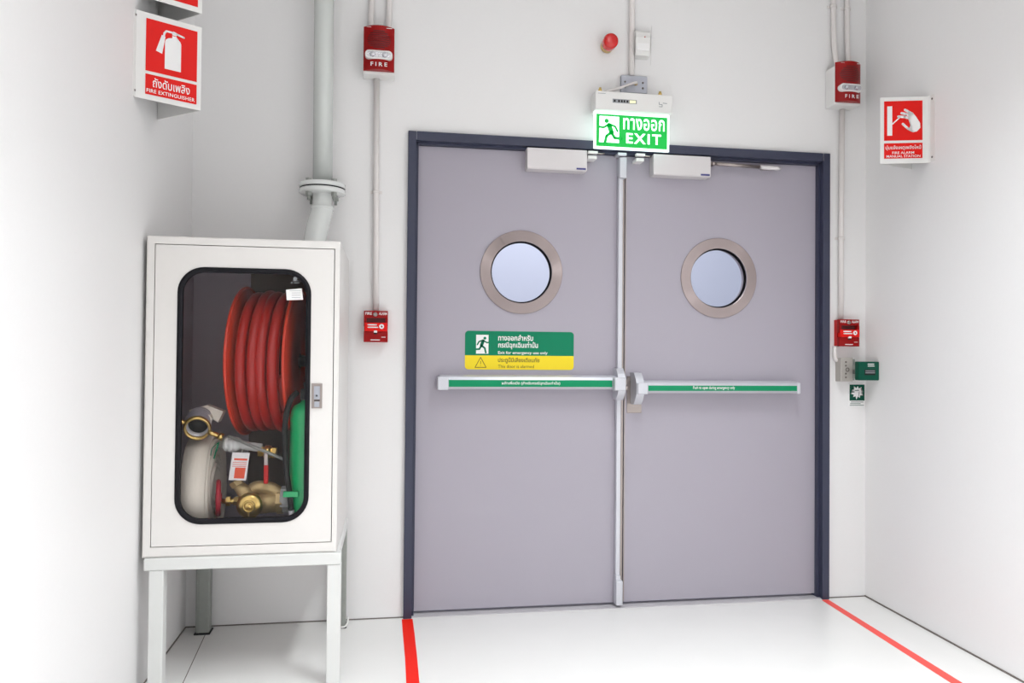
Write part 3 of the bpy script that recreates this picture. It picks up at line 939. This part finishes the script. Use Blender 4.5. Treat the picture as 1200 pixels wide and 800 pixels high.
# ================================================================== riser pipe
PX, PY = -.3595, -.1
rp = thing('riser_pipe', 'thick white riser pipe with bolted flange entering the hose cabinet', 'pipe', (PX, PY, 1.5))
obj('upper_pipe', tube(nb(), [(PX - .006, PY, 3.3), (PX, PY, 1.87)], .0405, 32), PIPEP, rp)
for z0, z1 in ((1.8335, 1.8535), (1.8575, 1.8775)):
    b = nb(); lathe(b, [(0, z0), (.0925, z0), (.096, z0 + .003), (.096, z1 - .003), (.0925, z1), (0, z1)], (PX, PY, 0), (0, 0, 1), 48)
    obj('flange', b, PIPEW, rp)
b = nb(); lathe(b, [(0, 1.8535), (.0945, 1.8535), (.0945, 1.8575), (0, 1.8575)], (PX, PY, 0), (0, 0, 1), 48)
obj('flange_gasket', b, RUBBER, rp)
bolt_me = None
for k in range(4):
    a = math.radians(45 + 90 * k)
    cx, cy = PX + .073 * math.cos(a), PY + .073 * math.sin(a)
    if bolt_me is None:
        b = nb()
        lathe(b, [(0, 1.800), (.006, 1.800), (.006, 1.886), (0, 1.886)], (cx, cy, 0), (0, 0, 1), 10)
        lathe(b, [(0, 1.818), (.0135, 1.818), (.0135, 1.8335), (0, 1.8335)], (cx, cy, 0), (0, 0, 1), 6, smooth=False)
        lathe(b, [(0, 1.8775), (.0135, 1.8775), (.0135, 1.889), (0, 1.889)], (cx, cy, 0), (0, 0, 1), 6, smooth=False)
        bolt = obj('flange_bolt', b, GREYP, rp); bolt_me = (cx, cy)
    else:
        o = bolt.copy(); o.parent = rp
        o.location = (cx - bolt_me[0], cy - bolt_me[1], 0)
        C.objects.link(o)
b = nb()
pth = curve_pts([(PX, PY, 1.845), (PX, PY, 1.79), (PX - .003, PY - .004, 1.755), (PX - .014, PY - .03, 1.70), (PX - .022, PY - .055, 1.64), (PX - .025, PY - .068, 1.585), (PX - .025, PY - .068, 1.5605)], 5)
n = len(pth)
tube(b, pth, [.040 if p.z > 1.785 else .0455 for p in pth], 32)
obj('elbow', b, PIPEW, rp)
b = nb(); lathe(b, [(.040, 0), (.0475, .001), (.049, .010), (.0475, .018), (.040, .019)], (PX, PY, 1.765), (0, 0, 1), 32)
obj('elbow_collar', b, PIPEW, rp)

# ================================================================== hose cabinet
CX0, CX1 = -.895, -.249
CY0, CY1 = -.640, -.030
CZ0, CZ1 = .461, 1.560
cb = thing('hose_cabinet', 'white fire hose cabinet with glazed door, standing in the left corner', 'cabinet', ((CX0 + CX1) / 2, -.33, CZ0))
T_ = .006
b = nb()
box(b, CX0, CX0 + T_, CY0 + .02, CY1, CZ0, CZ1); box(b, CX1 - T_, CX1, CY0 + .02, CY1, CZ0, CZ1)
box(b, CX0 + T_, CX1 - T_, CY0 + .02, CY1, CZ0, CZ0 + T_); box(b, CX0 + T_, CX1 - T_, CY0 + .02, CY1, CZ1 - T_, CZ1)
box(b, CX0 + T_, CX1 - T_, CY1 - T_, CY1, CZ0 + T_, CZ1 - T_)
obj('carcass', b, CAB, cb)
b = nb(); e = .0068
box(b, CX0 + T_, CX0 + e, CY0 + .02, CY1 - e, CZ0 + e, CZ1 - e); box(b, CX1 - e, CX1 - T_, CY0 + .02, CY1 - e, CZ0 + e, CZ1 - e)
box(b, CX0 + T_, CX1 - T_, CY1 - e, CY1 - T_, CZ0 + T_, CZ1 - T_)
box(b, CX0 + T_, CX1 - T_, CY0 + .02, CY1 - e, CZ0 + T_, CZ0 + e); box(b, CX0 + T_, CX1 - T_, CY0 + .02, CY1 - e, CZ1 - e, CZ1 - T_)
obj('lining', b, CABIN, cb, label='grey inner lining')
DX0, DX1, DZ0, DZ1 = -.8655, -.2685, .4985, 1.5300
fr = F((0, CY0 + .02, 0))
def rc4(x0, x1, z0, z1): return [(x1, z1), (x0, z1), (x0, z0), (x1, z0)]
b = nb(); ring_prism(b, rc4(CX0, CX1, CZ0, CZ1), rc4(DX0 - .0028, DX1 + .0028, DZ0 - .0028, DZ1 + .0028), fr, 0, .020)
es = [e_ for e_ in b.edges if all(v.co.y < CY0 + .001 for v in e_.verts) and all(abs(v.co.x - CX0) < 1e-4 or abs(v.co.x - CX1) < 1e-4 or abs(v.co.z - CZ0) < 1e-4 or abs(v.co.z - CZ1) < 1e-4 for v in e_.verts)]
bmesh.ops.bevel(b, geom=es, offset=.004, segments=3, affect='EDGES')
obj('front_rim', b, CAB, cb)
b = nb(); ring_prism(b, rc4(DX0 - .012, DX1 + .012, DZ0 - .012, DZ1 + .012), rc4(DX0 + .03, DX1 - .03, DZ0 + .03, DZ1 - .03), F((0, CY0 + .0195, 0)), -.004, 0.0)
obj('door_stop', b, DARK, cb)
# door with a rounded window
WX0, WX1, WZ0, WZ1 = -.792, -.346, .571, 1.456
wc, wz = (WX0 + WX1) / 2, (WZ0 + WZ1) / 2
ww, wh = WX1 - WX0, WZ1 - WZ0
N = 10
def corner_rect(x0, x1, z0, z1, n=N):
    """square outline with as many points as rrect, for bridging"""
    out = []
    for (x, z) in ((x1, z1), (x0, z1), (x0, z0), (x1, z0)):
        out += [(x, z)] * 0
    for (x, z, s) in ((x1, z1, 0), (x0, z1, 1), (x0, z0, 2), (x1, z0, 3)):
        for k in range(n + 1):
            t = k / n
            e1 = .055
            if s == 0: p = (x, z - e1 * (1 - 2 * t)) if t < .5 else (x - e1 * (2 * t - 1), z)
            if s == 1: p = (x + e1 * (1 - 2 * t), z) if t < .5 else (x, z - e1 * (2 * t - 1))
            if s == 2: p = (x, z + e1 * (1 - 2 * t)) if t < .5 else (x + e1 * (2 * t - 1), z)
            if s == 3: p = (x - e1 * (1 - 2 * t), z) if t < .5 else (x, z + e1 * (2 * t - 1))
            out.append(p)
    return out
b = nb()
ring_prism(b, corner_rect(DX0, DX1, DZ0, DZ1), rrect(ww - .02, wh - .02, .078, N, wc, wz), F((0, CY0 + .016, 0)), 0, .017)
cd = obj('cabinet_door', b, CAB, cb)
b = nb(); ring_prism(b, rrect(ww, wh, .088, N, wc, wz), rrect(ww - .034, wh - .036, .070, N, wc, wz), F((0, CY0 - .001, 0)), -.012, .003, .004)
obj('rubber_gasket', b, RUBBER, cd)
b = nb(); prism(b, rrect(ww - .024, wh - .024, .076, N, wc, wz), F((0, CY0 + .006, 0)), 0, .004)
obj('window_pane', b, PANE, cd)
lk = obj('lock_plate', bx(-.340, -.304, CY0 - .006, CY0, .968, 1.056, bev=.0015), STEEL, cd)
# lock details are part of the plate's own mesh group: a recessed paddle and key barrel
b = nb(); box(b, -.332, -.312, CY0 - .0085, CY0 - .006, 1.000, 1.046, bev=.001, seg=1)
lathe(b, [(0, 0), (.006, 0), (.006, .003), (0, .003)], (-.322, CY0 - .0085, 1.013), ax, 14)
box(b, -.330, -.313, CY0 - .012, CY0 - .006, .973, .992, bev=.002)
obj('lock_paddle', b, PLATEM, cd)
b = nb(); box(b, -.3245, -.3195, CY0 - .0135, CY0 - .0115, 1.010, 1.016); box(b, -.331, -.312, CY0 - .0075, CY0 - .0055, .994, .998)
obj('keyhole', b, BLACK, cd)
fg = F((0, CY0 + .002, 0))
b = nb(); poly2(b, [(-.433, 1.384), (-.379, 1.390), (-.374, 1.350), (-.430, 1.347)], fg, .0006)
stp = obj('paper_sticker', b, PRINTW, cd)
b = nb()
for i in range(4): stroke(b, [(-.412 if i > 0 else -.42, 1.381 - .008 * i), (-.384, 1.382 - .008 * i)], .0012, fg, .0010)
obj('sticker_print', b, INKG, cd, kind='stuff')
b = nb(); disc2(b, (-.402, 1.424), .0068, fg, .0006); stroke(b, [(-.409, 1.4165), (-.391, 1.4165)], .002, fg, .0006); disc2(b, (-.414, 1.409), .0028, fg, .0006); stroke(b, [(-.406, 1.409), (-.388, 1.409)], .0022, fg, .0006)
obj('glass_maker_mark', b, INKG, cd, kind='stuff')

# stand under the cabinet
sd = thing('cabinet_stand', 'white steel stand with long legs carrying the hose cabinet', 'stand', ((CX0 + CX1) / 2, -.33, 0))
b = nb(); box(b, -.885, -.232, -.652, -.612, .4195, .4605, bev=.003)
obj('front_rail', b, STAND, sd)
b = nb(); box(b, -.880, -.845, -.612, -.06, .4215, .4605, bev=.003); obj('side_rail', b, STAND, sd)
b = nb(); box(b, -.275, -.240, -.612, -.06, .4215, .4605, bev=.003); obj('side_rail', b, STAND, sd)
for x0 in (-.8685, -.2790):
    obj('leg', bx(x0, x0 + .047, -.650, -.603, 0, .4195, bev=.003), STAND, sd)
for x0, x1 in ((-.848, -.793), (-.283, -.243)):
    b = nb(); box(b, x0, x1, -.093, -.045, .004, .4205, bev=.005, seg=2); box(b, x0 + .012, x0 + .014, -.095, -.092, .004, .42)
    lg = obj('leg', b, GREYP, sd, label='grey rear leg')
    obj('foot_plate', bx(x0 - .004, x1 + .004, -.100, -.030, 0, .006, bev=.001, seg=1), DARK, lg)
b = nb(); tube(b, curve_pts([(-.262, -.102, .006), (-.245, -.100, .008), (-.236, -.085, .016), (-.234, -.05, .030)], 4), .004, 8)
obj('foot_clip', b, WHITE, sd)

# ------------------------------------------------------------------ hose reel
RC = Vector((-.515, -.335, 1.130))
rot = Matrix.Rotation(math.radians(-5.5), 3, 'Z')
AX = rot @ Vector((1, 0, 0)); FY = rot @ Vector((0, -1, 0)); UP = Vector((0, 0, 1))
hr = thing('hose_reel', 'large red hose reel wound with red rubber hose inside the cabinet', 'hose reel', (RC.x, RC.y, RC.z))
for s, R_ in ((-.100, .286), (.100, .282)):
    b = nb()
    lathe(b, [(.03, s - .0015), (R_ - .006, s - .0015), (R_ - .006, s + .0015), (.03, s + .0015)], RC, AX, 72, close=True)
    tube(b, [RC + AX * s + (FY * math.cos(2 * math.pi * k / 72) + UP * math.sin(2 * math.pi * k / 72)) * (R_ - .005) for k in range(72)], .0065, 10, closed=True)
    obj('reel_disc', b, HOSERIM, hr)
b = nb(); lathe(b, [(0, -.1), (.10, -.1), (.10, .1), (0, .1)], RC, AX, 40); obj('drum', b, REDD, hr)
# hose: two inner layers hidden, the outer layer a helix whose turns wander a little
def helix(R_, turns, x0, x1, r_, ph=0.0, wob=.004):
    pts = []
    n = int(turns * 60)
    for i in range(n + 1):
        a = 2 * math.pi * turns * i / n + ph
        t = i / n
        x = x0 + (x1 - x0) * t + wob * math.sin(a * .5 + 1.3) + wob * .8 * math.sin(a + 2.0)
        rr = R_ - .008 * (math.sin(a * .31 + ph) ** 2)
        pts.append(RC + AX * x + (FY * math.cos(a) + UP * math.sin(a)) * rr)
    return pts
b = nb(); tube(b, helix(.256, 4.5, -.0785, .078, .0185, 2.2), .0186, 14)
obj('hose', b, HOSER, hr)
b = nb(); tube(b, helix(.220, 4.8, -.078, .078, .0185, 1.0), .0182, 12)
obj('inner_hose', b, HOSER, hr)
b = nb(); tube(b, [RC + AX * .100, RC + AX * .175], .022, 20); lathe(b, [(0, .165), (.05, .165), (.05, .185), (0, .185)], RC, AX, 24)
obj('hub', b, BLACK, hr)
b = nb(); box(b, -.335, -.300, -.42, -.25, .98, 1.30, bev=.003); box(b, -.300, -.256, -.35, -.32, 1.08, 1.18)
obj('swing_arm', b, BLACK, hr)
# mounting board behind the reel, a brown plate
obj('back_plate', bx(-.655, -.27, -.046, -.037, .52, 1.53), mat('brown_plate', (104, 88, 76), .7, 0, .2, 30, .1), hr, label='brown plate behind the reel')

# ------------------------------------------------------------------ rolled lay-flat hose with coupling
hl = thing('rolled_hose', 'rolled white canvas fire hose standing in the cabinet corner', 'fire hose', (-.745, -.385, CZ0 + .007))
b = nb()
HC = Vector((-.7455, -.405, .668)); HR = .195
# spiral strip of real thickness: turns with gaps
turns, th = 9, .0056
n = turns * 36
cen = []
for i in range(n + 1):
    a = 2 * math.pi * i / 36
    rr = .055 + (HR - .055 - th) * i / n + .0016 * math.sin(a * 1.7)
    cen.append((a, rr))
prev = None
for a, rr in cen:
    j = .0022 * math.sin(a * 3.1) + .004 * math.sin(int(a / 6.283) * 2.1)
    q = []
    for (x, d) in ((-.041 + j, 0), (.041 + j, 0), (.041 + j, th), (-.041 + j, th)):
        q.append(b.verts.new(HC + Vector((x, math.cos(a) * (rr + d), math.sin(a) * (rr + d)))))
    if prev:
        for k in range(4):
            fc = b.faces.new((prev[k], prev[(k + 1) % 4], q[(k + 1) % 4], q[k]))
            fc.smooth = k in (0, 2)
    prev = q
bmesh.ops.recalc_face_normals(b, faces=b.faces)
obj('canvas_roll', b, CANVAS, hl)
# hose end folded over the top towards the coupling
b = nb()
path = curve_pts([(-.80, -.30, .868), (-.785, -.38, .905), (-.755, -.45, .925), (-.742, -.50, .915)], 6)
for s0, s1 in ((0, 1),):
    rows = []
    for i, p in enumerate(path):
        t = i / (len(path) - 1)
        wd = .052 - .012 * t
        tk = .008 + .020 * t
        rows.append([b.verts.new(p + Vector((wd * math.cos(a), 0.25 * wd * math.cos(a) * -1, tk * math.sin(a)))) for a in [2 * math.pi * k / 20 for k in range(20)]])
    for A_, B_ in zip(rows[:-1], rows[1:]):
        for k in range(20):
            fc = b.faces.new((A_[k], A_[(k + 1) % 20], B_[(k + 1) % 20], B_[k])); fc.smooth = True
    b.faces.new(rows[0][::-1]); b.faces.new(rows[-1])
bmesh.ops.recalc_face_normals(b, faces=b.faces)
obj('hose_end', b, CANVAS, hl)
b = nb(); prism(b, [(-.792, .950), (-.730, .968), (-.672, .945), (-.690, .905), (-.722, .925), (-.780, .925)], F((0, -.42, 0)), 0, .05)
obj('canvas_flap', b, CANVAS, hl)
ca = Vector((.10, -.92, -.38)).normalized()
cc = Vector((-.744, -.545, .893))
b = nb(); lathe(b, [(.034, -.085), (.040, -.085), (.041, -.03), (.041, -.004), (.034, -.004)], cc, ca, 36, close=True)
for k in range(4): lathe(b, [(.040, -.075 + .014 * k), (.0425, -.072 + .014 * k), (.040, -.069 + .014 * k)], cc, ca, 36)
obj('coupling_sleeve', b, ALU, hl, label='ribbed aluminium coupling sleeve')
b = nb(); lathe(b, [(.037, -.008), (.0445, -.008), (.0465, -.003), (.0465, .006), (.0445, .010), (.037, .010)], cc, ca, 40, close=True)
s_ = ca.cross(Vector((0, 0, 1))).normalized()
for sg, dz in ((1, 0), (-1, 0)):
    d_ = (s_ * sg); q_ = d_ + Vector((0, 0, .42 * sg * (1 if s_.x < 0 else -1)))
    q_.normalize()
    tube(b, [cc + q_ * .040, cc + q_ * .055, cc + q_ * .088], [.010, .0085, .0095], 12)
    tube(b, [cc + q_ * .078, cc + q_ * .094], [.013, .013], 12)
obj('brass_ring', b, BRASS, hl, label='brass coupling ring with two lugs')
b = nb(); lathe(b, [(.024, -.04), (.034, -.04), (.034, -.034), (.024, -.034)], cc, ca, 32, close=True)
lathe(b, [(0, -.030), (.034, -.030), (.034, -.026), (0, -.026)], cc, ca, 32)
obj('coupling_seal', b, BLACK, hl)
b = nb(); tube(b, curve_pts([(-.668, -.555, .842), (-.674, -.565, .815), (-.682, -.565, .785)], 4), .0025, 8); tube(b, curve_pts([(-.668, -.555, .842), (-.690, -.56, .82), (-.694, -.56, .795)], 4), .0015, 8)
obj('green_tie', b, SGREEN, hl, label='green string tied to the lug')

# ------------------------------------------------------------------ ball valve on a grey pipe, paper tag
bv = thing('ball_valve', 'grey pipe with brass ball valve and red lever, under the reel', 'valve', (-.55, -.5, .78))
b = nb()
ud = Vector((1, -.06, -.13)).normalized()
lathe(b, [(0, 0), (.020, 0), (.027, .008), (.029, .016), (.024, .019), (.029, .023), (.029, .034), (.024, .037), (.0285, .041), (.026, .054), (.017, .060), (.0155, .064), (.0155, .135), (0, .135)], (-.662, -.500, .832), ud, 28)
obj('grey_union', b, mat('pvc_grey', (208, 210, 208), .45, 0, .05, 40), bv)
b = nb()
c0 = Vector((-.540, -.500, .802)); dirv = Vector((1, -.06, -.10)).normalized()
lathe(b, [(0, 0), (.0195, 0), (.0195, .014), (.0165, .016), (.022, .028), (.0225, .036), (.016, .046), (.0205, .048), (.0205, .062), (.0205, .064), (0, .066)], c0, dirv, 6, smooth=False)
lathe(b, [(0, .018), (.0235, .022), (.0245, .032), (.0235, .042), (0, .046)], c0, dirv, 24)
obj('brass_body', b, BRASS, bv)
b = nb(); lathe(b, [(0, 0), (.008, 0), (.008, .016), (0, .016)], (-.508, -.527, .795), ax, 12); box(b, -.514, -.500, -.547, -.542, .753, .800, bev=.001, seg=1)
obj('lever_neck', b, STEEL, bv)
b = nb(); box(b, -.514, -.498, -.549, -.540, .690, .757, bev=.003)
obj('red_lever', b, REDB, bv)
b = nb(); tube(b, [(-.64, -.535, .862), (-.50, -.54, .800), (-.43, -.545, .770)], .006, 10)
obj('thin_rod', b, GREYP, bv)
tg = thing('paper_tag', 'white and red paper inspection tag hanging from the grey pipe', 'tag', (-.59, -.53, .70))
ft = F((-.6, -.535, .752), (1, 0, -.05), (.12, 0, 1))
obj('tag_card', prism(nb(), [(-.031, -.050), (.029, -.050), (.029, .050), (-.031, .050)], ft, 0, .001), PRINTW, tg)
b = nb(); poly2(b, [(-.014, -.043), (.022, -.043), (.022, -.004), (-.014, -.004)], ft, .0016)
poly2(b, [(-.022, .022), (.024, .022), (.024, .029), (-.022, .029)], ft, .0016)
for i in range(3): stroke(b, [(-.024, .014 - .007 * i), (.022, .014 - .007 * i)], .002, ft, .0016)
obj('tag_print', b, ORANGEP, tg)
obj('tag_string', tube(nb(), [(-.594, -.537, .800), (-.592, -.520, .812)], .0012, 6), PRINTW, tg)

# ------------------------------------------------------------------ angle valve with red handwheel
av = thing('angle_valve', 'cast brass hose valve with red handwheel at the cabinet bottom', 'valve', (-.56, -.48, CZ0))
vc = Vector((-.562, -.500, .612))
b = nb()
lathe(b, [(0, .010), (.030, .010), (.044, .004), (.046, -.004), (.044, -.016), (.036, -.020), (.034, -.060), (0, -.060)], vc + Vector((0, -.045, 0)), ax, 40)
obj('outlet_cap', b, BRASS, av)
b = nb(); lathe(b, [(.015, 0), (.022, 0), (.022, .008), (.015, .008)], vc + Vector((0, -.055, 0)), ax, 24, close=True); lathe(b, [(0, 0), (.010, 0), (.010, .012), (0, .014)], vc + Vector((0, -.055, 0)), ax, 6, smooth=False)
box(b, vc.x - .003, vc.x + .003, vc.y - .064, vc.y - .056, vc.z - .045, vc.z - .02)
obj('cap_nut', b, BRASS, av)
b = nb()
# body: bonnet arm up-left, barrel to the right, spindle to the left
tube(b, [vc + Vector((0, .02, 0)), vc + Vector((-.028, .01, .040)), vc + Vector((-.050, .005, .068))], [.034, .026, .020], 20)
lathe(b, [(0, 0), (.024, 0), (.024, .020), (0, .022)], vc + Vector((-.050, .005, .066)), (-.55, 0, .83), 6, smooth=False)
tube(b, curve_pts([vc + Vector((-.02, .03, .02)), vc + Vector((.01, .03, .052)), vc + Vector((.06, .03, .048)), vc + Vector((.100, .03, .022))], 5), [.024] * 16, 20)
tube(b, [vc + Vector((-.01, .03, -.01)), vc + Vector((.11, .03, .000))], .038, 24)
lathe(b, [(0, 0), (.047, 0), (.047, .022), (0, .022)], vc + Vector((.085, .03, .0)), (1, 0, 0), 8, smooth=False)
obj('cast_body', b, BRASSC, av)
b = nb(); tube(b, [vc + Vector((-.108, .0, .010)), vc + Vector((-.035, .0, .008))], [.008, .013], 14)
lathe(b, [(0, 0), (.018, 0), (.018, .014), (0, .014)], vc + Vector((-.088, 0, .010)), (1, 0, 0), 6, smooth=False); lathe(b, [(0, 0), (.016, 0), (.020, .018), (0, .018)], vc + Vector((-.062, 0, .010)), (1, 0, 0), 6, smooth=False)
obj('spindle', b, BRASS, av)
b = nb()
hc = vc + Vector((-.117, 0, .022)); ha = Vector((1, .22, 0)).normalized(); hb = ha.cross(UP).normalized()
tube(b, [hc + (hb * math.cos(2 * math.pi * k / 40) + UP * math.sin(2 * math.pi * k / 40)) * .058 for k in range(40)], .009, 12, closed=True)
for k in range(4):
    a = math.radians(45 + 90 * k); tube(b, [hc, hc + (hb * math.cos(a) + UP * math.sin(a)) * .056], .006, 8)
lathe(b, [(0, -.010), (.016, -.010), (.016, .012), (0, .012)], hc, ha, 16)
obj('handwheel', b, mat('wheel_red', (178, 30, 52), .35, 0, .1, 60), av)
b = nb(); lathe(b, [(0, 0), (.046, 0), (.046, .034), (.040, .035), (0, .035)], (-.462, -.470, .618), (1, 0, .0), 24)
for k in range(9):
    a = 2 * math.pi * k / 9; box(b, -.461, -.430, -.470 + .046 * math.cos(a) - .003, -.470 + .046 * math.cos(a) + .003, .618 + .046 * math.sin(a) - .003, .618 + .046 * math.sin(a) + .003)
obj('grey_coupling', b, mat('pvc_grey_light', (196, 198, 198), .45, 0, .05, 40), av)

# ------------------------------------------------------------------ green extinguisher
eg = thing('green_extinguisher', 'green extinguisher cylinder with black hose at the right of the cabinet', 'extinguisher', (-.362, -.560, CZ0 + .007))
EC = (-.3675, -.548, 0)
z0 = CZ0 + .007
b = nb(); lathe(b, [(0, z0), (.052, z0), (.056, z0 + .006), (.056, z0 + .26), (.0568, z0 + .264), (.056, z0 + .268), (.056, z0 + .462), (.053, z0 + .485), (.044, z0 + .503), (.022, z0 + .515), (.018, z0 + .525), (0, z0 + .525)], EC, (0, 0, 1), 48)
obj('cylinder', b, GREEN, eg)
b = nb(); box(b, -.385, -.350, -.59, -.545, z0 + .525, z0 + .565, bev=.004); box(b, -.372, -.362, -.61, -.50, z0 + .575, z0 + .590, bev=.003); box(b, -.372, -.362, -.59, -.55, z0 + .56, z0 + .58)
lathe(b, [(0, 0), (.016, 0), (.016, .010), (0, .012)], (-.352, -.59, z0 + .545), ax, 16)
obj('valve_head', b, BLACK, eg)
b = nb(); tube(b, curve_pts([(-.395, -.578, 1.022), (-.416, -.588, 1.000), (-.432, -.594, .945), (-.436, -.596, .87), (-.430, -.598, .76), (-.416, -.600, .66), (-.4095, -.602, .60)], 6), .0100, 12)
obj('black_hose', b, BLACK, eg)
b = nb(); tube(b, [(-.4100, -.602, .604), (-.408, -.602, .575)], [.0115, .0105], 14); obj('hose_tip', b, ALU, eg)
obj('hose_clip', bx(-.437, -.385, -.615, -.602, .652, .672, bev=.002), GREEN, eg)

# ================================================================== ceiling luminaires (housings of the lamps)
WHERE = ['nearest the doors', 'on the left, behind the nearest one', 'on the right, behind the nearest one', 'farthest from the doors']
for i, (lx, ly, pw) in enumerate(LAMPS):
    t = thing('ceiling_light', 'long white ceiling luminaire ' + WHERE[i], 'ceiling light', (lx, ly, HZ), group='lobby ceiling luminaires')
    obj('lamp_housing', bx(lx - .16, lx + .16, ly - .64, ly + .64, 3.26, HZ, bev=.004), WHITE, t)
    obj('lamp_diffuser', bx(lx - .13, lx + .13, ly - .60, ly + .60, 3.25, 3.262), LAMPM, t)
